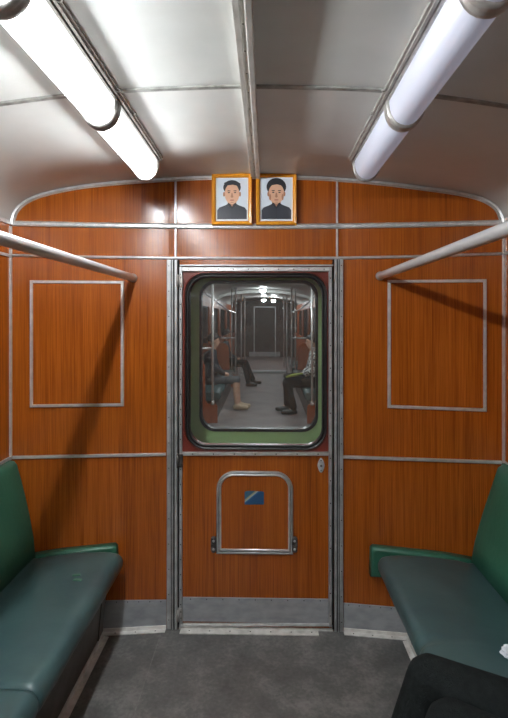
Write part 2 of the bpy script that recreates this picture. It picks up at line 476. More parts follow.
# kick plates of the side panels and the white floor strips
for nm, p in (('left', [(66, 600.5), (166.5, 599.5), (166.5, 632), (66, 632)]), ('right', [(343.4, 602.5), (440, 610.5), (440, 646), (343.4, 634)])):
    b = MB()
    q = [wp(*a) for a in p]
    xs = [q[0][0] + (q[1][0] - q[0][0]) * t / 6 for t in range(7)]
    rings = []
    for i, x in enumerate(xs):
        zt_ = q[0][1] + (q[1][1] - q[0][1]) * i / 6
        rings.append([(x, yw(x), .002), (x, yw(x) - .004, .002), (x, yw(x) - .004, zt_), (x, yw(x), zt_)])
    b.loft(rings, smooth=False)
    for i in range(9):
        x = xs[0] + (xs[-1] - xs[0]) * (i + .5) / 9
        b.dome((x, yw(x) - .004, q[0][1] + (q[1][1] - q[0][1]) * (i + .5) / 9 - .008), .0028, .0014)
    struct(b.build('baseboard_' + nm, ['kick', 'screw']))
    b = MB()
    x0, x1 = xs[0], xs[-1] - .002
    rings = [[(x, yw(x) - .0045, .001), (x, yw(x) - .034, .001), (x, yw(x) - .034, .004), (x, yw(x) - .012, .006), (x, yw(x) - .010, .020), (x, yw(x) - .0045, .020)] for x in (x0, (x0 + x1) / 2, x1)]
    b.loft(rings, smooth=False)
    for i in range(5):
        x = x0 + (x1 - x0) * (i + .5) / 5; b.dome((x, yw(x) - .022, .0052), .0035, .0012, (0, 0, 1))
    struct(b.build('trim_%d' % k, ['strip', 'screw'])); k += 1

# ------------------------------------------------------------------ the door
door = struct(thing('door_1', 'narrow wood laminate end door with big rounded window and small hatch', 'door', ((DL + DR) / 2, 0, 0)))
dl, dr = wp(180, 400)[0], wp(332, 400)[0]
zt = wp(254, 266)[1]; zmid = wp(254, 452.5)[1]; zk = wp(254, 598)[1]
# leaf, lower part
b = MB(); b.box((dl, .003, .012), (dr, .033, zmid)); b.build('lower_panel', 'wood', door)
# upper part, red paint round the window
def ring_plate(b, outer, inner_pts, y0, y1, mi=0, ncor=9):
    x0, z0, x1, z1 = outer
    corners = [(x1, z1), (x0, z1), (x0, z0), (x1, z0)]
    def side(y):
        C = [b.v((c[0], y, c[1])) for c in corners]; I = [b.v((p[0], y, p[1])) for p in inner_pts]
        N = len(I)
        for q in range(4):
            g = I[q * ncor:(q + 1) * ncor]
            for i in range(ncor - 1): b.face((C[q], g[i], g[i + 1]), mi)
            b.face((C[q], g[-1], I[((q + 1) * ncor) % N], C[(q + 1) % 4]), mi)
        return C, I
    A, IA = side(y0); B_, IB = side(y1)
    for i in range(4): b.face((A[i], A[(i + 1) % 4], B_[(i + 1) % 4], B_[i]), mi)
    N = len(IA)
    for i in range(N): b.face((IA[i], IA[(i + 1) % N], IB[(i + 1) % N], IB[i]), mi)
wx0, wz0 = wp(189.5, 444.5); wx1, wz1 = wp(322.8, 277.3)
hole = rrect(wx0, wz0, wx1, wz1, .085)
b = MB(); ring_plate(b, (dl, zmid, dr, zt), hole, .003, .033); 
b.build('upper_panel', 'redpaint', door)
# pressed ridge round the gasket
b = MB()
ox0, oz0 = wp(182.8, 450.5); ox1, oz1 = wp(329, 271.5)
b.wsweep(rrect(ox0 + .006, oz0 + .006, ox1 - .008, oz1 - .004, .10), round_prof(.010, .007), closed=True, smooth=True)
b2 = b.build('pressed_ridge', 'redpaint', door); b2.location.y = .003
b = MB()
gx0, gz0 = wp(187.6, 446.8); gx1, gz1 = wp(324.6, 275)
b.wsweep(rrect(gx0, gz0, gx1, gz1, .092), [(-.011, -.03), (-.011, .006), (-.006, .012), (0, .007), (.003, .007), (.008, .011), (.011, .005), (.011, -.03)], closed=True)
g = b.build('window_gasket', 'black', door)
b = MB()
pts = rrect(wx0 - .004, wz0 - .004, wx1 + .004, wz1 + .004, .085)
b.loft([[(x, .014, z) for x, z in pts], [(x, .017, z) for x, z in pts]], smooth=False)
b.build('window_pane', 'glass', door)
# metal edging
b = MB()
bar(b, (181, 269.3), (331.5, 269.3), 4.6, .009, rivets=10)
bar(b, (180, 265.4), (333, 265.4), 1.3, .012)
b.build('top_edging', ['trim', 'screw'], door)
b = MB(); bar(b, (180.9, 267), (180.9, 626), 3.2, .010, rivets=24); b.build('hinge_side_edging', ['trim_dull', 'screw'], door)
b = MB(); bar(b, (330.2, 267), (330.2, 626), 3.4, .010, rivets=16); b.build('lock_side_edging', ['trim_dull', 'screw'], door)
b = MB(); bar(b, (182.6, 453.6), (328.4, 453.6), 3.8, .009, rivets=7); b.build('middle_edging', ['trim', 'screw'], door)
b = MB()
x0, x1 = wp(182.6, 600)[0], wp(328.4, 600)[0]
b.box((x0, -.003, wp(254, 622)[1]), (x1, .004, zk))
for i in range(9): b.dome((x0 + (x1 - x0) * (i + .5) / 9, -.003, zk - .008), .0028, .0014)
b.build('kick_plate', ['kick', 'screw'], door)
b = MB(); bar(b, (181, 624), (329, 624), 2.6, .012); b.build('bottom_edging', 'trim', door)
# threshold under the door
b = MB(); b.box((wp(181, 600)[0], -.045, .001), (wp(318, 600)[0], -.002, .006), bev=.0015)
b.box((DL, -.006, .001), (DR, .03, .011))
for i in range(7): b.dome((wp(190, 600)[0] + i * .098, -.024, .006), .0035, .0014, (0, 0, 1))
struct(b.build('trim_%d' % k, ['strip', 'screw'])); k += 1
# hinges
for hy, hh in ((281, 12), (460, 13), (613, 12)):
    b = MB(); x, z = wp(179.2, hy)
    b.box((x - .006, -.017, z - hh * PX / 2), (x + .019, -.003, z + hh * PX / 2), bev=.002)
    b.tube([(x - .003, -.021, z - hh * PX / 2), (x - .003, -.021, z + hh * PX / 2)], .007, seg=10)
    for dz in (-.015, .015): b.dome((x + .011, -.0172, z + dz), .003, .0015)
    b.build('hinge', ['fixture' if hy != 460 else 'hinge', 'screw'], door)
# keyhole plate
b = MB(); x, z = wp(321, 465.3)
pts = [(x + .0175 * math.cos(a) * (1 - .3 * abs(math.sin(a))), z + .036 * math.sin(a)) for a in [2 * PI * i / 24 for i in range(24)]]
b.loft([[(q[0], .003, q[1]) for q in pts], [(q[0], -.003, q[1]) for q in pts], [(x + (q[0] - x) * .8, -.005, z + (q[1] - z) * .85) for q in pts]])
b.tube([(x, -.004, z), (x, -.010, z)], [.012, .0105], seg=16)
b.dome((x, -.0102, z), .0055, .0008, mi=1, seg=12)
for dz in (-.024, .024): b.dome((x, -.005, z + dz), .0035, .0015)
b.build('keyhole_plate', ['chrome', 'screw'], door)
# small hatch
hx0, hz0 = wp(216.5, 553); hx1, hz1 = wp(293, 471.5)
hatch = MB(); pts = [(hx0 + .014, hz0 + .014)]
ix0, iz0, ix1, iz1 = hx0 + .014, hz0 + .014, hx1 - .014, hz1 - .012
def hatch_outline(x0, z0, x1, z1, r, closed=True):
    P = [(x1, z0)]
    for kq in range(9): a = math.radians(90 * kq / 8); P.append((x1 - r + r * math.cos(a), z1 - r + r * math.sin(a)))
    for kq in range(9): a = math.radians(90 + 90 * kq / 8); P.append((x0 + r + r * math.cos(a), z1 - r + r * math.sin(a)))
    P.append((x0, z0)); return P
ho = hatch_outline(ix0, iz0, ix1, iz1, .07)
hatch.loft([[(x, .003, z) for x, z in ho], [(x, -.004, z) for x, z in ho]], smooth=False)
hat = hatch.build('hatch', 'wood', door)
b = MB(); b.wsweep(hatch_outline(ix0 + .004, iz0 + .004, ix1 - .004, iz1 - .004, .066), round_prof(.0125, .012), closed=True, smooth=True)
b.build('hatch_rim', 'trim', hat)
b = MB(); b.wsweep(hatch_outline(hx0 + .005, hz0 + .004, hx1 - .005, hz1 - .004, .083), round_prof(.0105, .011), closed=True, smooth=True)
b.build('hatch_surround', 'trim_dull', door)
for px in (213.8, 294.5):
    b = MB(); x, z = wp(px, 544)
    pts = rrect(x - .013, z - .037, x + .013, z + .037, .012, 4)
    b.loft([[(q[0], .003, q[1]) for q in pts], [(q[0], -.012, q[1]) for q in pts], [(x + (q[0] - x) * .8, -.015, z + (q[1] - z) * .9) for q in pts]])
    for dz in (-.02, .02): b.dome((x, -.015, z + dz), .0065, .004, mi=1)
    b.build('hatch_hinge', ['hinge', 'trim_dull'], hat)
# torn blue sticker with a pale sweep
sx0, sz0 = wp(244.7, 504.2); sx1, sz1 = wp(263.8, 491)
m, nt, bs = newmat('blue_sticker'); M['sticker'] = m
tc = nt.nodes.new('ShaderNodeTexCoord'); sp = nt.nodes.new('ShaderNodeSeparateXYZ'); nt.links.new(tc.outputs['Generated'], sp.inputs[0])
def mth(op, a, bb):
    q = nt.nodes.new('ShaderNodeMath'); q.operation = op
    for i, v in enumerate((a, bb)):
        if hasattr(v, 'links'): nt.links.new(v, q.inputs[i])
        else: q.inputs[i].default_value = v
    return q.outputs[0]
dd = mth('SUBTRACT', sp.outputs['Z'], mth('ADD', mth('MULTIPLY', sp.outputs['X'], 1.15), .18))
r = ramp(nt, mth('ADD', dd, .5), [(.30, (.015, .07, .16)), (.44, (.03, .12, .25)), (.5, (.30, .40, .45)), (.60, (.42, .34, .16)), (.72, (.03, .10, .17))])
nt.links.new(r.outputs[0], bs.inputs['Base Color']); bs.inputs['Roughness'].default_value = .4
b = MB()
pts = [(sx0, sz0), (sx1, sz0 + .001), (sx1 + .0005, sz1 - .003), (sx1 - .012, sz1), (sx1 - .022, sz1 - .001), (sx1 - .04, sz1 + .0015), (sx0 + .01, sz1 + .001), (sx0 + .0, sz1 - .003)]
b.loft([[(x, -.0041, z) for x, z in pts], [(x, -.0049, z) for x, z in pts]], smooth=False)
b.build('sticker', 'sticker', hat)['label'] = 'small torn blue sticker'

# ------------------------------------------------------------------ the two blank metal-framed panels
for corners, lab in ((((31.8, 281.8), (122.5, 282.4), (122.5, 404.6), (31.8, 405.8)), 'square metal-framed wood hatch on end wall left of the door'),
                     (((389, 281.6), (484.5, 280.8), (484.5, 410), (389, 406.3)), 'square metal-framed wood hatch on end wall right of the door')):
    q = [wp(*c) for c in corners]
    cx = (q[0][0] + q[1][0]) / 2
    t = thing('service_hatch', lab, 'hatch', (cx, yw(cx), q[2][1]), 'metal-framed wood hatches on the end wall')
    b = MB()
    b.wsweep([(p[0], p[1]) for p in q], tprof(.0145, .009), closed=True)
    for i in range(4):
        p0, p1 = q[i], q[(i + 1) % 4]
        for tt in (.02, .5, .98):
            x = p0[0] + (p1[0] - p0[0]) * tt; z = p0[1] + (p1[1] - p0[1]) * tt; b.dome((x, yw(x) - .009, z), .002, .001)
    b.build('frame', ['trim', 'trim_dull'], t)
    b = MB(); b.wrect(q[0][0] + .003, q[2][1] + .003 if q[2][1] > q[3][1] else q[3][1] + .003, q[1][0] - .003, min(q[0][1], q[1][1]) - .003, 0, .004)
    b.build('panel', 'wood', t)

# ------------------------------------------------------------------ framed portraits
for nm in ('pskin', 'pshade', 'phair', 'psuit', 'pback', 'plip', 'psuit2'):
    c = dict(pskin=(.70, .41, .27), pshade=(.42, .20, .12), phair=(.02, .022, .028), psuit=(.028, .033, .045), pback=(.68, .76, .84), plip=(.40, .12, .09), psuit2=(.012, .014, .02))[nm]
    M[nm] = mottled('portrait_' + nm[1:], tuple(v * .93 for v in c), c, 20, .35)
def portrait(x0, x1, yt, yb, puffy, lab):
    X0, Z0 = wp(x0, yb); X1, Z1 = wp(x1, yt)
    cx = (X0 + X1) / 2; W = X1 - X0; H = Z1 - Z0
    t = thing('framed_portrait', lab, 'picture', (cx, -.009, Z0), 'framed portraits over the door')
    y0 = -.010
    fr = .0185
    b = MB()
    pts = [(X0 + fr / 2, Z0 + fr / 2), (X1 - fr / 2, Z0 + fr / 2), (X1 - fr / 2, Z1 - fr / 2), (X0 + fr / 2, Z1 - fr / 2)]
    rings = []
    for (x, z), (dx, dz) in zip(pts, ((-1, -1), (1, -1), (1, 1), (-1, 1))):
        rings.append([(x + dx * u, y0 - h, z + dz * u) for u, h in ((fr / 2, 0), (fr / 2, .016), (fr * .3, .021), (-fr * .2, .018), (-fr / 2, .012), (-fr / 2, 0))])
    b.loft(rings, loop=True, smooth=False); b.build('frame', 'frame_or', t)
    b = MB(); b.box((X0 + fr * .6, y0 - .006, Z0 + fr * .6), (X1 - fr * .6, y0, Z1 - fr * .6)); b.build('mat_board', 'matboard', t)
    # the flat print: thin layers of one picture
    pw, ph = W - 2 * fr - .014, H - 2 * fr - .016
    px0, pz0 = cx - pw / 2, Z0 + fr + .010
    b = MB(); lay = [0]
    def poly(pts, mi):
        y = y0 - .0062 - lay[0] * .0001; lay[0] += 1
        b.face([b.v((px0 + u * pw, y, pz0 + v * ph)) for u, v in pts], mi)
    def ell(cu, cv, ru, rv, mi, a0=0, a1=360, n=28):
        if mi != 9: cu, cv, ru, rv = .5 + (cu - .5) * 1.1, .38 + (cv - .38) * 1.1, ru * 1.1, rv * 1.1
        poly([(cu + ru * math.cos(math.radians(a0 + (a1 - a0) * i / n)), cv + rv * math.sin(math.radians(a0 + (a1 - a0) * i / n))) for i in range(n + (0 if a1 - a0 == 360 else 1))], mi)
    poly([(0, 0), (1, 0), (1, 1), (0, 1)], 0)
    poly([(0, 0), (1, 0), (1, .22), (.93, .29), (.72, .35), (.60, .40), (.40, .40), (.28, .35), (.07, .29), (0, .22)], 1)
    ell(.5, .40, .135, .10, 3)                                                    # neck
    poly([(.34, .37), (.40, .43), (.50, .31), (.60, .43), (.66, .37), (.52, .26), (.48, .26)], 6)   # collar
    ell(.5, .76 if puffy else .755, .30 if puffy else .27, .20 if puffy else .165, 4)
    ell(.5, .61, .225 if not puffy else .24, .235 if not puffy else .225, 2)               # face
    for s in (-1, 1): ell(.5 + s * .245, .60, .03, .055, 3)
    poly([(.5 + (u - .5) * 1.1, .38 + (v - .38) * 1.1) for u, v in [(.26, .70), (.29, .80), (.38, .80), (.52, .815), (.64, .795), (.71, .80), (.74, .70), (.76, .84), (.62, .905), (.40, .905), (.26, .86)]], 4)
    for s in (-1, 1):
        ell(.5 + s * .095, .675, .052, .010, 4); ell(.5 + s * .095, .635, .036, .012, 4)
        if puffy: ell(.5 + s * .19, .53, .03, .07, 3)
    poly([(.485, .65), (.515, .65), (.545, .55), (.5, .53), (.455, .55)], 3)
    ell(.5, .465, .07, .013, 5); ell(.5, .415, .05, .008, 3)
    poly([(.495, 0), (.505, 0), (.505, .27), (.495, .27)], 6)
    b.build('print', ['pback', 'psuit', 'pskin', 'pshade', 'phair', 'plip', 'psuit2'], t)
portrait(212.3, 252.2, 174.8, 225.8, False, 'orange-framed portrait of a short-haired man in dark jacket, left of the pair over the door')
portrait(256.2, 296.4, 174.4, 225.8, True, 'orange-framed portrait of a man with full high hair, right of the pair over the door')

# ------------------------------------------------------------------ ceiling lamps
def lamp(s, lit, lab):
    xc = -.462 if s < 0 else .478
    zc = arch_z(xc) - .004
    t = thing('ceiling_lamp', lab, 'lamp', (xc, -.30, zc))
    tilt = math.radians(5) * (-s)
    def pr(x, z):   # local cross-section -> world (x, z)
        return (xc + x * math.cos(tilt) - z * math.sin(tilt), zc + x * math.sin(tilt) + z * math.cos(tilt))
    def U(hw, dp, n=14):
        P = []
        for i in range(n + 1):
            a = PI * i / n
            cx, sx = math.cos(a), math.sin(a)
            P.append((hw * 1.05 * math.copysign(abs(cx) ** .95, cx), -dp * abs(sx) ** .85))
        return P
    cuts = [-.306, -.90, -1.495, -2.09, -2.685, -3.28, -3.875, -4.47]
    for a, c in zip(cuts[:-1], cuts[1:]):
        b = MB(); rings = []
        for Y, q in ((a - .004, .86), (a - .010, .95), (a - .02, 1), (c + .02, 1), (c + .010, .95), (c + .004, .86)):
            rings.append([(pr(x, z)[0], Y, pr(x, z)[1]) for x, z in U(.051 * q, .084 * q)])
        b.loft(rings); b.build('diffuser', 'lit' if lit else 'dim', t)
        if lit:
            b = MB(); q = pr(0, -.058); b.tube([(q[0], a - .03, q[1]), (q[0], c + .03, q[1])], .013, seg=12); b.build('tube', 'tube', t)
    b = MB()
    P = [(-.047, -.044), (-.02, -.038), (.02, -.038), (.047, -.044), (.046, -.002), (-.046, -.002)]
    b.loft([[(pr(x, z)[0], Y, pr(x, z)[1]) for x, z in P] for Y in (cuts[0] - .02, cuts[-1] + .02)], smooth=False); b.build('added_shield', 'strip', t)  # unseen plate added over the tubes to keep light off the ceiling
    for Y in cuts[1:]:
        b = MB()
        rings = []
        for dy, o in ((-.022, .001), (-.020, .007), (-.005, .008), (0, .005), (.005, .008), (.020, .007), (.022, .001)):
            rings.append([(pr(x, z)[0], Y + dy, pr(x, z)[1]) for x, z in U(.051 + o, .084 + o)])
        b.loft(rings); b.build('clamp_band', 'shaded_band' if lit else 'fixture', t)
    b = MB(); rings = []
    for dy, o in ((-.010, .003), (-.006, .006), (.002, .006), (.007, .002), (.010, -.004)):
        rings.append([(pr(x, z)[0], cuts[0] + dy, pr(x, z)[1]) for x, z in U(.051 + o, .084 + o)])
    b.loft(rings); b.build('end_cap', 'fixture', t)
    # mounting channel with ridges on the aisle side
    i_ = -s; b = MB()
    for x0, x1, d in ((.052, .060, .014), (.064, .071, .010), (.046, .078, .004)):
        P = [(i_ * x0, .012), (i_ * x0, -d), (i_ * x1, -d), (i_ * x1, .012)]
        b.loft([[(pr(x, z)[0], Y, pr(x, z)[1]) for x, z in P] for Y in (-.312, -4.5)], smooth=False)
    b.build('mounting_channel', 'fixture', t)
    b = MB()
    P = [(-i_ * .045, .006), (-i_ * .045, -.012), (-i_ * .056, -.012), (-i_ * .056, .006)]
    b.loft([[(pr(x, z)[0], Y, pr(x, z)[1]) for x, z in P] for Y in (-.312, -4.5)], smooth=False)
    b.build('edge_channel', 'fixture', t)
    for Y in (-.80, -.97, -1.40, -2.0):
        b = MB(); pts = []
        for q in range(9):
            a = math.radians(-60 + 240 * q / 8); x, z = pr(i_ * (.078 + .008 * math.cos(a)), -.008)
            pts.append((x, Y + .010 * math.sin(a), z))
        b.tube(pts, .0028, seg=8); b.build('hook', 'fixture', t)
    return t
lamp(-1, True, 'glowing white strip lamp along the left side of the ceiling')
lamp(1, False, 'dim lavender-white strip lamp along the right side of the ceiling')

# ------------------------------------------------------------------ handrails
for pe, pr_, lab in (((133, 275.5), -.592, 'grey overhead handrail on the left, above the brighter side'), ((380, 273.5), .60, 'grey overhead handrail on the right, its end beside the right framed panel')):
    x, z = wp(*pe)
    z -= .012
    y = yw(x)
    t = thing('handrail', lab, 'handrail', (x, y, z), 'overhead handrails')
    b = MB()
    pts = [(x, y - .008, z), (x, y - .3, z), (x, -2.0, z), (x, -4.6, z)]
    b.tube(pts, .0175, seg=24); b.build('tube', 'rail', t)
    b = MB(); b.tube([(x, y - .001, z), (x, y - .010, z), (x, y - .016, z)], [.021, .021, .018], seg=20); b.build('end_ferrule', 'trim_dull', t)

# ------------------------------------------------------------------ benches
def cushion_rings(prof, y0, y1, ins=.016, ny=10, crease=None):
    """prof: closed (x, z) loop; rings along y, drawn in at both ends"""
    cx = sum(p[0] for p in prof) / len(prof); cz = sum(p[1] for p in prof) / len(prof)
    N = len(prof)
    def inset_loop(d):
        out = []
        for i, (x, z) in enumerate(prof):
            a, c = Vector(prof[i - 1]), Vector(prof[(i + 1) % N])
            t = (c - a).normalized(); nn = Vector((t.y, -t.x))
            if nn.dot(Vector((cx - x, cz - z))) < 0: nn = -nn
            out.append((x + nn.x * d, z + nn.y * d))
        return out
    L = [(y0, ins), (y0 - .003, ins * .45), (y0 - .010, ins * .12), (y0 - .022, 0)]
    for i in range(1, ny): L.append((y0 + (y1 - y0) * i / ny, 0))
    L += [(y1 + .022, 0), (y1 + .010, ins * .12), (y1 + .003, ins * .45), (y1, ins)]
    L = sorted(L, key=lambda q: -q[0])
    R = []
    for Y, d in L:
        if crease:
            g = math.exp(-((Y - crease[0]) / .014) ** 2)
            R.append([(x + (.010 * g if abs(x) < abs(crease[1]) + .03 else 0), Y, z + .0035 * noise.noise(Vector((x * 7, Y * 5, z * 7))) - (.009 * g * math.exp(-((abs(x) - abs(crease[1])) / .10) ** 2) if z > .38 else 0)) for x, z in (inset_loop(d) if d else prof)])
            continue
        R.append([(x, Y, z + .0035 * noise.noise(Vector((x * 7, Y * 5, z * 7)))) for x, z in (inset_loop(d) if d else prof)])
    return R
def bench(s, xf, crease, lab):
    X = XL if s < 0 else XR
    yc = yw(X)
    t = thing('bench_seat', lab, 'bench', (s * .9, -1.5, 0), 'upholstered benches')
    # cushion profile (x, z): front edge xf, falls a little towards the back
    fz = .424; bz = .400
    def sp(u, z): return (s * u, z)
    f = abs(xf); c = abs(crease)
    P = [sp(f + .040, fz + .002), sp(f + .020, fz - .004), sp(f + .007, fz - .017), sp(f, fz - .036), sp(f + .002, fz - .058), sp(f + .012, fz - .080), sp(f + .028, fz - .096), sp(f + .05, fz - .102),
         sp(c + .03, .285), sp(c + .045, .32), sp(c + .045, bz - .03), sp(c + .02, bz - .002), sp(c - .02, bz - .004), sp(c - .06, bz + .006), sp((f + c) / 2 + .06, fz - .006), sp((f + c) / 2, fz + .002), sp(f + .09, fz + .006), sp(f + .06, fz + .005)]
    ends = [(-.118, -.985), (-.988, -1.84), (-1.843, -2.7), (-2.703, -3.55)]
    for y0, y1 in ends:
        b = MB(); b.loft(cushion_rings(P, y0, y1, .014, *((60, (-.735, xf)) if s > 0 and y0 > -.5 else ()))); o = b.build('seat_cushion', 'cushion', t)
        if s < 0 and y0 > -.5:
            for x, y, dx, dy, a in ((-.742, -.345, .016, .006, .1), (-.722, -.385, .018, .008, -.25)):
                b = MB(); c_, s_ = math.cos(a), math.sin(a)
                q = [(x + u * c_ - v * s_, y + u * s_ + v * c_) for u, v in ((-dx, -dy), (dx, -dy * .7), (dx * .9, dy), (-dx * .8, dy * .8))]
                b.loft([[(u, v, .428) for u, v in q], [(u, v, .4335) for u, v in q]], smooth=False)
                b.build('vinyl_patch', 'patch', o)['label'] = 'small pale green patch'
    # backrest, leaning on the side wall
    w = abs(X) - .004
    tp = 1.105 if s < 0 else 1.118
    bk = [(1.024, .395), (1.031, .479), (1.052, .594), (1.070, .67), (1.088, .742), (1.104, .80), (1.110, .825)] if s < 0 else [(.992, .395), (1.006, .48), (1.030, .57), (1.048, .63), (1.068, .69), (1.094, .77), (1.112, .825)]
    Q = [sp(*q_) for q_ in bk] + [ sp(tp + .018, .842), sp(w - .006, .846), sp(w, .83), sp(w, .60), sp(w, .42), sp(w - .03, .36), sp(c + .05, .36)]
    for y0, y1 in ((-.10, -1.84), (-1.843, -3.55)):
        b = MB(); b.loft(cushion_rings(Q, y0, y1, .012, 14)); b.build('backrest', 'backv', t)
    # upholstered end pad against the end wall
    b = MB(); xe = .655 if s < 0 else .545
    rings = []
    for h, q in ((.002, 0), (.036, 0), (.044, .004), (.048, .012)):
        ring = []
        for u, z in ((xe + q, .29 + q), (xe + .004 + q, .418 - q), (xe + .016 + q, .430 - q), (c - .10, .414 - q), (c + .06, .394 - q), (c + .06, .29 + q)):
            ring.append((s * u, yw(s * u) - h, z))
        rings.append(ring)
    b.loft(rings); b.build('end_pad', 'backv', t)
    # base panel and floor angle
    b = MB()
    b.loft([[(s * 0.692, Y, .32), (s * 0.720, Y, .006), (s * 0.734, Y, .006), (s * 0.718, Y, .32)] for Y in (-.075, -3.5)], smooth=False)
    for Y in (-.14, -.99, -1.84):
        b.loft([[(s * 0.688, Y + d, .31), (s * 0.716, Y + d, .006), (s * 0.728, Y + d, .006), (s * 0.708, Y + d, .31)] for d in (-.012, .012)], smooth=False)
    b.box((min(s * 0.708, s * 1.15), -3.5, .285), (max(s * 0.708, s * 1.15), -.12, .298))
    b.build('base_panel', 'base', t)
    b = MB()
    b.loft([[(s * 0.720, Y, .002), (s * 0.690, Y, .002), (s * 0.690, Y, .005), (s * 0.712, Y, .008), (s * 0.712, Y, .030), (s * 0.718, Y, .030)] for Y in (-.078, -3.5)], smooth=False)
    for i in range(14): b.dome((s * 0.700, -.16 - i * .22, .0055), .003, .001, (0, 0, 1))
    b.build('floor_angle', ['strip', 'screw'], t)
    return t
bench(-1, -.606, -1.022, 'long green and teal vinyl bench along the left wall, empty')
bench(1, .562, .990, 'long green and teal vinyl bench along the right wall, with a person on it')

# floor seam
b = MB(); b.box((-.452, YB, .0), (-.448, -.03, .0012)); struct(b.build('trim_%d' % k, 'seam')); k += 1

# ------------------------------------------------------------------ people
_ico = {}
def ico(n):
    if n not in _ico:
        t = bmesh.new(); bmesh.ops.create_icosphere(t, subdivisions=n, radius=1)
        t.verts.ensure_lookup_table()
        _ico[n] = ([v.co.copy() for v in t.verts], [[v.index for v in f.verts] for f in t.faces]); t.free()
    return _ico[n]
def skin_obj(name, nodes, edges, mat, parent, sub=2, axes=None, blobs=()):
    """one continuous surface grown round a skeleton: nodes [(point, radius or (side, depth))], joined and smoothed"""
    vox = .0055 if sub > 1 else .014
    if sub > 1 and name != 'body': vox = .009
    V, Fc = [], []
    vs, fs = ico(2)
    sdv, fv = axes if axes else (Vector((1, 0, 0)), Vector((0, 1, 0)))
    o = parent_world(parent)
    def ell(c, rs, rf, ru):
        b0 = len(V)
        for v in vs:
            p = c + sdv * (v.x * rs) + fv * (v.y * rf) + Vector((0, 0, v.z * ru)) - o
            V.append(p)
        Fc.extend([[b0 + q for q in f] for f in fs])
    def rad(r): return (r[0], r[1], (r[0] + r[1]) / 2) if isinstance(r, tuple) else (r, r, r)
    for a, c in edges:
        pa, ra = Vector(nodes[a][0]), rad(nodes[a][1]); pc, rc = Vector(nodes[c][0]), rad(nodes[c][1])
        n_ = max(2, int((pc - pa).length / (min(min(ra), min(rc)) * .3)))
        n_ = min(n_, 40)
        for q in range(n_ + 1):
            t_ = q / n_
            ell(pa.lerp(pc, t_), *[ra[k_] * (1 - t_) + rc[k_] * t_ for k_ in range(3)])
    for c, rs, rf, ru in blobs: ell(Vector(c), rs, rf, ru)
    me = bpy.data.meshes.new(name); me.from_pydata(V, [], Fc)
    ob = bpy.data.objects.new(name, me); COL.objects.link(ob)
    md = ob.modifiers.new('r', 'REMESH'); md.mode = 'VOXEL'; md.voxel_size = vox; md.use_smooth_shade = True
    ms = ob.modifiers.new('s', 'SMOOTH'); ms.factor = .5; ms.iterations = 4 if sub > 1 else 3
    bpy.context.view_layer.update()
    dg = bpy.context.evaluated_depsgraph_get()
    m2 = bpy.data.meshes.new_from_object(ob.evaluated_get(dg))
    ob.modifiers.clear(); ob.data = m2; m2.name = name
    m2.materials.clear(); m2.materials.append(M[mat])
    for p in m2.polygons: p.use_smooth = True
    ob.parent = parent
    return ob

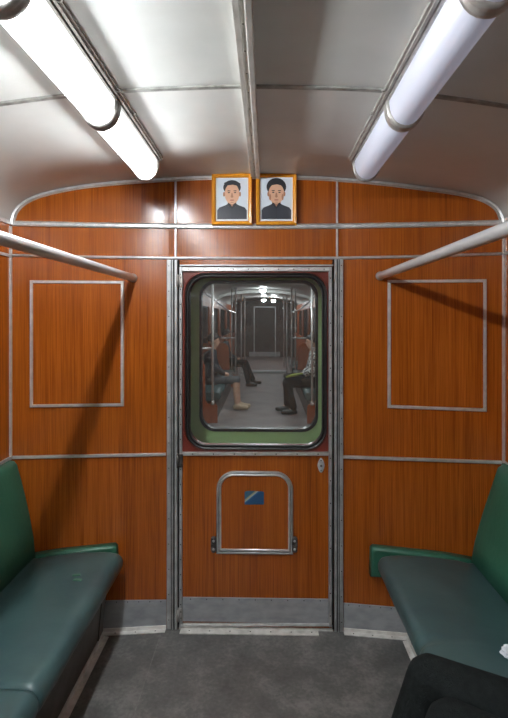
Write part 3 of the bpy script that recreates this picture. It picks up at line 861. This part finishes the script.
def person(label, hip, face, seat=.41, knees=None, feet=None, top='cloth_navy', legs='cloth_dark', skirt=False, shoes='shoe', sub=2, group=None, lap=None, fingers=True, lean=0, thigh=(.085, .098)):
    H = Vector((hip[0], hip[1], 0)); f = Vector((face[0], face[1], 0)).normalized(); sd = Vector((-f.y, f.x, 0)); up = Vector((0, 0, 1))
    t = thing('person', label, 'person', (H.x, H.y, 0), group)
    def L(a, b_, c): return H + f * a + sd * b_ + up * c
    K = knees or [L(.44, .13, seat + .07), L(.44, -.13, seat + .07)]
    A = feet or [L(.46, .12, .09), L(.46, -.12, .09)]
    K = [Vector(q) for q in K]; A = [Vector(q) for q in A]
    z0 = seat
    P = dict(pel=L(0, 0, z0 + .10), bel=L(-.01 + lean * .3, 0, z0 + .24), che=L(-.03 + lean * .7, 0, z0 + .42), ne0=L(-.01 + lean, 0, z0 + .57), ne1=L(.005 + lean, 0, z0 + .63),
             jaw=L(.040 + lean, 0, z0 + .668), crn=L(.01 + lean, 0, z0 + .745), top=L(.0 + lean, 0, z0 + .80), nos=L(.108 + lean, 0, z0 + .702))
    N = [(P['pel'], (.125, .09)), (P['bel'], (.110, .08)), (P['che'], (.130, .085)), (P['ne0'], .050), (P['ne1'], .048), (P['jaw'], .050), (P['crn'], .070)]
    E = [(0, 1), (1, 2), (2, 3), (3, 4), (4, 5), (5, 6)]
    def add(p, r, frm): N.append((p, r)); E.append((frm, len(N) - 1)); return len(N) - 1
    n_ = add(L(.080 + lean, 0, z0 + .715), .018, 5)
    add(P['nos'], .0125, n_)
    for s in (-1, 1): add(L(-.0 + lean, s * .080, z0 + .712), .017, 6)
    hands = []
    for q, s in enumerate((1, -1)):
        hipj = add(L(.06, s * .09, z0 + thigh[0]), thigh[1] - .013, 0)
        kn = add(K[q], .055, hipj); cf = add(K[q] * .65 + A[q] * .35 - f * .01, .052, kn); an = add(A[q], .036, cf)
        ft = A[q] + f * .08; ft.z = .045; t1 = add(ft, .034, an); ft2 = A[q] + f * .16; ft2.z = .03; add(ft2, .024, t1)
        sh = add(L(-.03 + lean, s * .165, z0 + .50), .050, 2); el = add(L(.03 + lean, s * .232, z0 + .28), .040, sh)
        wr_p = lap[q] if lap else (K[q] * .5 + L(.06, s * .09, z0 + .1) * .5 + up * .085 - sd * s * .02)
        wr_p = Vector(wr_p); wr = add(wr_p, .026, el)
        hd = (f * .8 - sd * s * .35 - up * .1).normalized()
        pm = add(wr_p + hd * .05, .021, wr)
        if fingers:
            cr = hd.cross(up).normalized()
            for o_ in (-.022, .022): k1 = add(wr_p + hd * .03 + cr * o_ * .6, .015, wr); add(wr_p + hd * .085 + cr * o_, .014, k1)
            for j, (o_, ln) in enumerate(((-.027, .060), (-.009, .072), (.009, .068), (.026, .052))):
                b0 = add(wr_p + hd * .085 + cr * o_, .010, pm)
                b1 = add(wr_p + hd * (.085 + ln * .5) + cr * o_ * 1.1 - up * .004, .0088, b0)
                add(wr_p + hd * (.085 + ln) + cr * o_ * 1.1 - up * .018, .0075, b1)
            th = cr * (1 if (cr.dot(-sd * s) > 0) else -1)
            q0 = add(wr_p + hd * .035 + th * .030, .011, pm); add(wr_p + hd * .075 + th * .048 - up * .01, .0095, q0)
    ax = (sd, f)
    body = skin_obj('body', N, E, 'skin', t, sub, ax, blobs=[(L(.005 + lean, 0, z0 + .740), .078, .096, .105)])
    # clothes
    def leg_pts(q): return [(L(.06, (1, -1)[q] * .095, z0 + thigh[0]), thigh[1]), (K[q], .073), (K[q] * .6 + A[q] * .4, .066), (A[q] + up * .03, .058)]
    N = [(P['pel'], (.150, .112)), (P['bel'], (.13, .10))]; E = [(0, 1)]
    for q in (0, 1):
        lp = leg_pts(q)
        if skirt: lp = lp[:2]
        prev = 0
        for p, r in lp: N.append((p, r * (1.05 if not skirt else .9))); E.append((prev, len(N) - 1)); prev = len(N) - 1
    skin_obj('skirt' if skirt else 'trousers', N, E, legs, t, sub, ax)
    N = [(L(0, 0, z0 + .13), (.158, .122)), (P['bel'], (.145, .112)), (P['che'], (.158, .112)), (P['ne0'] - up * .035, .068)]; E = [(0, 1), (1, 2), (2, 3)]
    for q, s in enumerate((1, -1)):
        i0 = len(N)
        wr_p = Vector(lap[q]) if lap else (K[q] * .5 + L(.06, s * .09, z0 + .1) * .5 + up * .085 - sd * s * .02)
        N += [(L(-.03 + lean, s * .165, z0 + .495), .072), (L(.03 + lean, s * .232, z0 + .28), .058), (wr_p - f * .02, .040)]
        E += [(2, i0), (3, i0), (i0, i0 + 1), (i0 + 1, i0 + 2)]
    skin_obj('jacket', N, E, top, t, sub, ax)
    for q in (0, 1):
        a = A[q]
        N = [(a - up * .02, .044), (a + f * .07 - up * .045, .043), (a + f * .165 - up * .055, .038), (a - f * .025 - up * .05, .040)]
        for i, (p, r) in enumerate(N): N[i] = (Vector((p.x, p.y, max(p.z, r))), r)
        skin_obj('shoe', N, [(0, 1), (1, 2), (1, 3)], shoes, t, sub)
    # hair cap and eyes
    b = MB(); c = L(-.004 + lean, 0, z0 + .755); rings = []
    for i in range(9):
        a0_ = PI * .64 * i / 8 + .001
        ring = []
        for j in range(28):
            u = 2 * PI * j / 28; a = a0_ * (1 - .34 * max(0, math.cos(u)) ** .7)
            ring.append(c + f * (math.cos(u) * .106 * math.sin(a)) + sd * math.sin(u) * .088 * math.sin(a) + up * (.102 * math.cos(a)))
        rings.append(ring)
    b.loft(rings); b.build('hair', 'hair', t)
    for s in (-1, 1):
        b = MB(); tb = bmesh.new(); bmesh.ops.create_icosphere(tb, subdivisions=2, radius=.0105)
        for v in tb.verts: v.co += L(.089 + lean, s * .031, z0 + .735)
        b.merge(tb, 0, True); b.build('eye', 'eye', t)
    b = MB(); b.tube([L(.088 + lean, -.024, z0 + .664), L(.094 + lean, 0, z0 + .665), L(.088 + lean, .024, z0 + .664)], [.002, .005, .002], seg=8); b.build('mouth', 'lips', t)
    return t

# passenger on the right bench: only a dark-clothed knee is in the picture
fvec = Vector((-.86, .51, 0)).normalized()
person('person in dark trousers seated on the right bench, knee in the bottom right corner', (.93, -1.31), fvec,
       seat=.41, thigh=(.036, .080), knees=[(.54, -1.13, .435), (.540, -.955, .438)], feet=[(.44, -1.15, .09), (.40, -.97, .09)], lap=[(.84, -1.42, .60), (.90, -1.38, .61)], top='cloth_navy', legs='cloth_dark')

# crumpled tissue lying on the right bench behind the knee
b = MB(); tb = bmesh.new(); bmesh.ops.create_icosphere(tb, subdivisions=3, radius=1)
c = Vector((.835, -.83, .449))
for v in tb.verts:
    d = v.co.normalized(); r_ = 1 + .35 * noise.noise(d * 2.3) + .15 * noise.noise(d * 6)
    v.co = c + Vector((d.x * .032 * r_, d.y * .028 * r_, d.z * .020 * r_))
b.merge(tb, 0, False)
tag(b.build('tissue', 'paper'), 'small crumpled white tissue on the right bench behind the knee', 'tissue')

# ------------------------------------------------------------------ the next car, seen through the door window
YG, YN = .42, 17.2
px0_, _, pz0_ = at(200.5, 430, YG); px1_, _, pz1_ = at(317, 281.5, YG)
b = MB(); hole2 = rrect(px0_, pz0_, px1_, pz1_, .085)
ring_plate(b, (-1.2, -.1, 1.2, 2.3), hole2, YG, YG + .045)
struct(b.build('wall_next_car', 'green_ext'))
w = struct(thing('window_5', None, None, ((px0_ + px1_) / 2, YG, pz0_)))
b = MB()
pts2 = rrect(px0_ - .001, pz0_ - .001, px1_ + .001, pz1_ + .001, .086); R = []
cc = Vector(((px0_ + px1_) / 2, (pz0_ + pz1_) / 2))
for x, z in pts2:
    d = (cc - Vector((x, z))).normalized()
    R.append([(x - d.x * .006, YG - .008, z - d.y * .006), (x + d.x * .012, YG - .008, z + d.y * .012), (x + d.x * .012, YG + .04, z + d.y * .012), (x - d.x * .006, YG + .04, z - d.y * .006)])
b.loft(R, loop=True, smooth=False); b.build('window_gasket', 'black', w)
b = MB(); b.loft([[(x, YG + .018, z) for x, z in pts2], [(x, YG + .021, z) for x, z in pts2]], smooth=False); b.build('window_pane', 'glass2', w)

b = MB(); b.box((-1.25, YG + .045, -.04), (1.25, YN, 0)); struct(b.build('floor_next_car', 'floor2'))
b = MB()
b.loft([[(x, Y, z) for x, z in prof] for Y in (YG + .046, YN)], smooth=True); struct(b.build('ceiling_next_car', 'ceil'))
for side, X, s in (('left', XL, -1), ('right', XR, 1)):
    b = MB(); x0, x1 = sorted((X, X + s * .04)); zt_ = arch[0][1] if s < 0 else arch[-1][1]
    b.box((x0, YG + .046, 0), (x1, YN, .95)); b.box((x0, YG + .046, 1.75), (x1, YN, zt_))
    for Y in (YG + .3, 2.2, 4.2, 6.4, 8.6, 10.8, 13.0, 15.2): b.box((x0, Y - .25, .95), (x1, Y + .25, 1.75))
    struct(b.build('wall_next_car_' + side, 'wood_dark'))
    b = MB(); b.box((X + s * .02 - .003, YG + .1, .95), (X + s * .02 + .003, YN, 1.75)); struct(b.build('window_%d' % (6 if s < 0 else 7), 'darkglass'))
b = MB(); b.box((-1.25, YN, 0), (1.25, YN + .04, 2.3)); struct(b.build('wall_next_car_end', 'sidegreen'))
b = MB(); b.box((-.62, CY + 13.9, .0), (.62, CY + 14.3, .05), bev=.01); struct(b.build('trim_%d' % k, 'kick')); k += 1
b = MB(); b.box((-.6, YN - .02, .02), (.6, YN, .20)); struct(b.build('baseboard_next_car', 'kick'))
b = MB()
for x in (-.42, .40): b.box((x, YN - .02, 0), (x + .03, YN, 1.95))
b.box((-.42, YN - .02, 1.92), (.43, YN, 1.95)); struct(b.build('trim_%d' % k, 'trim_dull')); k += 1
b = MB()
for Y in (CY + 12.7,):
    R = []
    for i, (x, z) in enumerate(arch): R.append([(x, Y - .12, z + .005), (x, Y - .12, z - .07), (x, Y + .12, z - .07), (x, Y + .12, z + .005)])
    b.loft(R, smooth=False)
struct(b.build('trim_%d' % k, 'ceil')); k += 1

def yd(d): return CY + d            # distance from the camera -> world Y
# benches of the next car
def far_bench(s, y0, y1, lab):
    t = thing('bench_seat', lab, 'bench', (s * .9, (y0 + y1) / 2, 0), 'benches in the next car')
    xw = min(abs(XL), XR) - .012
    P = [(s * .62, .37), (s * .63, .41), (s * .70, .42), (s * 1.05, .40), (s * 1.05, .30), (s * .64, .30)]
    b = MB(); b.loft([[(x, Y, z) for x, z in P] for Y in (y0, y1)]); b.build('seat_cushion', 'cushion', t)
    P = [(s * 1.03, .40), (s * 1.09, .84), (s * xw, .84), (s * xw, .40)]
    b = MB(); b.loft([[(x, Y, z) for x, z in P] for Y in (y0, y1)], smooth=False); b.build('backrest', 'cushion', t)
    b = MB(); b.box((min(s * .68, s * .70), y0, 0), (max(s * .68, s * .70), y1, .31)); b.build('base_panel', 'base', t)
for s, nm in ((-1, 'left'), (1, 'right')):
    far_bench(s, 4.95, 8.25, 'nearer dark bench on the %s of the next car, behind the near partition' % nm)
    far_bench(s, 8.75, 10.8, 'farthest dark bench on the %s of the next car' % nm)
# partitions with grab poles
def partition(s, Y, lab, polex, two=False, xi=.63):
    t = thing('seat_partition', lab, 'partition', (s * .9, Y, 0), 'wood seat partitions with poles in the next car')
    b = MB()
    lo_z = .30
    o = [(xi, .03), (xi, lo_z - .03), (xi + .03, lo_z), (xi + .14, lo_z), (xi + .17, lo_z + .05), (xi + .18, .82), (xi + .21, .92), (xi + .28, .97), (1.17, .97), (1.17, .03)]
    b.loft([[(s * x, Y - .016, z) for x, z in o], [(s * x, Y + .016, z) for x, z in o]], smooth=False)
    b.build('panel', 'wood_dark', t)
    b = MB(); zt_ = arch_z(s * polex)
    b.tube([(s * polex, Y, lo_z - .02), (s * polex, Y, zt_)], .018, seg=12); b.build('pole', 'chrome', t)
    b = MB(); b.tube([(s * polex, Y, zt_ - .05), (s * polex, Y, zt_ - .01)], [.022, .04], seg=14); b.build('pole_flange', 'chrome', t)
    b = MB(); b.tube([(s * polex, Y, lo_z - .01), (s * polex, Y, lo_z + .04)], [.034, .02], seg=14); b.build('pole_foot', 'chrome', t)
    b = MB(); b.tube([(s * polex, Y, 1.08), (s * 1.17, Y, 1.08)], .016, seg=12); b.build('cross_rail', 'chrome', t)
    if two:
        b = MB(); b.tube([(s * (polex + .085), Y + .02, .90 if polex + .085 > xi + .18 else .30), (s * (polex + .085), Y + .02, zt_ - .03)], .015, seg=12); b.build('inner_pole', 'chrome', t)
    return t
for s, nm in ((-1, 'left'), (1, 'right')):
    partition(s, yd(7.15), 'near wood seat partition with grab pole on the %s of the next car' % nm, .70)
    partition(s, yd(10.9), 'far wood seat partition with paired grab poles on the %s of the next car' % nm, .60, True, .56)
    t = thing('grab_rail', 'sloping grab rail between the poles on the %s of the next car' % nm, 'rail', (s * .7, yd(9), 1.7), 'sloping grab rails in the next car')
    b = MB(); b.tube([(s * .60, yd(10.88), 1.62), (s * .68, yd(9.6), 1.66), (s * .86, yd(7.4), 1.90), (s * .88, yd(6.6), 1.93)], .015, seg=12); b.build('tube', 'chrome', t)
for s, nm in ((-1, 'left'), (1, 'right')):
    for d, w_ in ((13.4, 'first'), (15.6, 'second')):
        t = thing('grab_pole', '%s floor-to-ceiling pole beyond the far partition, %s side of the next car' % (w_, nm), 'pole', (s * .60, yd(d), 0), 'floor-to-ceiling poles in the next car')
        b = MB(); b.tube([(s * .60, yd(d), .01), (s * .60, yd(d), arch_z(s * .6) - .01)], .018, seg=12); b.build('tube', 'chrome', t)
        b = MB(); b.tube([(s * .60, yd(d), .0), (s * .60, yd(d), .03)], [.045, .02], seg=12); b.build('foot', 'chrome', t)
# lamps of the next car
for i, (x, d) in enumerate(((0, 4.2), (0, 6.6), (0, 8.0), (-.02, 11.8), (-.02, 16.6), (.30, 17.0))):  # first three are unseen, added to light the seats and floor
    Y = yd(d)
    if Y > YN: continue
    z = arch_z(x) - (.02 if d < 14 else .07)
    t = thing('dome_lamp', ['first', 'second', 'third', 'bright fourth', 'small distant', 'faint distant right'][i] + ' ceiling lamp of the next car, beyond the door window', 'lamp', (x, Y, z), 'ceiling lamps of the next car')
    b = MB(); b.tube([(x, Y, z + .012), (x, Y, z - .02)], [.085, .08], seg=20); b.build('lamp_base', 'chrome', t)
    b = MB(); b.tube([(x, Y, z - .018), (x, Y, z - .05), (x, Y, z - .075), (x, Y, z - .088)], [.07, .066, .04, .012], seg=20); b.build('lamp_glass', 'lit2', t)
# passengers of the next car
person('person in dark top and short skirt, bare legs, seated left in the next car', (-.88, yd(8.45)), (1, .05), knees=[(-.44, yd(8.40), .47), (-.44, yd(8.62), .47)], feet=[(-.43, yd(8.30), .10), (-.40, yd(8.48), .10)],
       legs='skirt', skirt=True, shoes='shoe_tan', sub=1, fingers=False, lean=.06)
person('person in dark clothes seated on the far left bench of the next car', (-.84, yd(11.5)), (1, 0), knees=[(-.42, yd(11.4), .48), (-.42, yd(11.65), .48)], feet=[(-.34, yd(11.2), .09), (-.25, yd(11.6), .09)], sub=1, fingers=False)
person('person in patterned grey top and dark trousers seated right in the next car', (.84, yd(8.1)), (-1, 0), knees=[(.40, yd(8.2), .49), (.38, yd(7.95), .49)], feet=[(.40, yd(8.25), .09), (.48, yd(7.95), .09)], top='cloth_grey', sub=1, fingers=False, lean=.05)
# bag on that person's lap
b = MB(); tb = bmesh.new(); bmesh.ops.create_icosphere(tb, subdivisions=3, radius=1)
for v in tb.verts:
    d = v.co.normalized(); r_ = 1 + .25 * noise.noise(d * 2)
    v.co = Vector((.50, yd(7.98), .60)) + Vector((d.x * .17 * r_, d.y * .14 * r_, d.z * .055 * r_))
b.merge(tb, 0, True)
bag = b.build('bag', 'cloth_dark')
b = MB(); b.tube([(.36, yd(7.82), .60), (.48, yd(7.81), .635), (.62, yd(7.84), .655)], [.016, .022, .016], seg=10)
o = b.build('bag_stripe', 'lime', bag); o['label'] = 'yellow-green edge'
tag(bag, 'dark bag with yellow-green edge on a lap at right in the next car', 'bag')

# ------------------------------------------------------------------ camera, world, view
cam = bpy.data.cameras.new('camera'); co = bpy.data.objects.new('camera', cam); COL.objects.link(co)
co.location = (CX, CY, CZ); co.rotation_euler = (PI / 2, 0, PSI)
cam.sensor_fit = 'AUTO'; cam.sensor_width = 36; cam.lens = F / 718 * 36
cam.shift_y = -(359 - HOR) / 718; cam.clip_start = .02
scn.camera = co
w = bpy.data.worlds.new('tunnel'); scn.world = w; w.use_nodes = True
w.node_tree.nodes['Background'].inputs[0].default_value = (.01, .01, .012, 1); w.node_tree.nodes['Background'].inputs[1].default_value = .3
scn.view_settings.view_transform = 'Standard'; scn.view_settings.look = 'None'
scn.view_settings.gamma = 1; scn.view_settings.exposure = 0.22; scn.view_settings.use_curve_mapping = False
try: scn.cycles.max_bounces = 10; scn.cycles.transparent_max_bounces = 12; scn.cycles.diffuse_bounces = 6
except Exception: pass
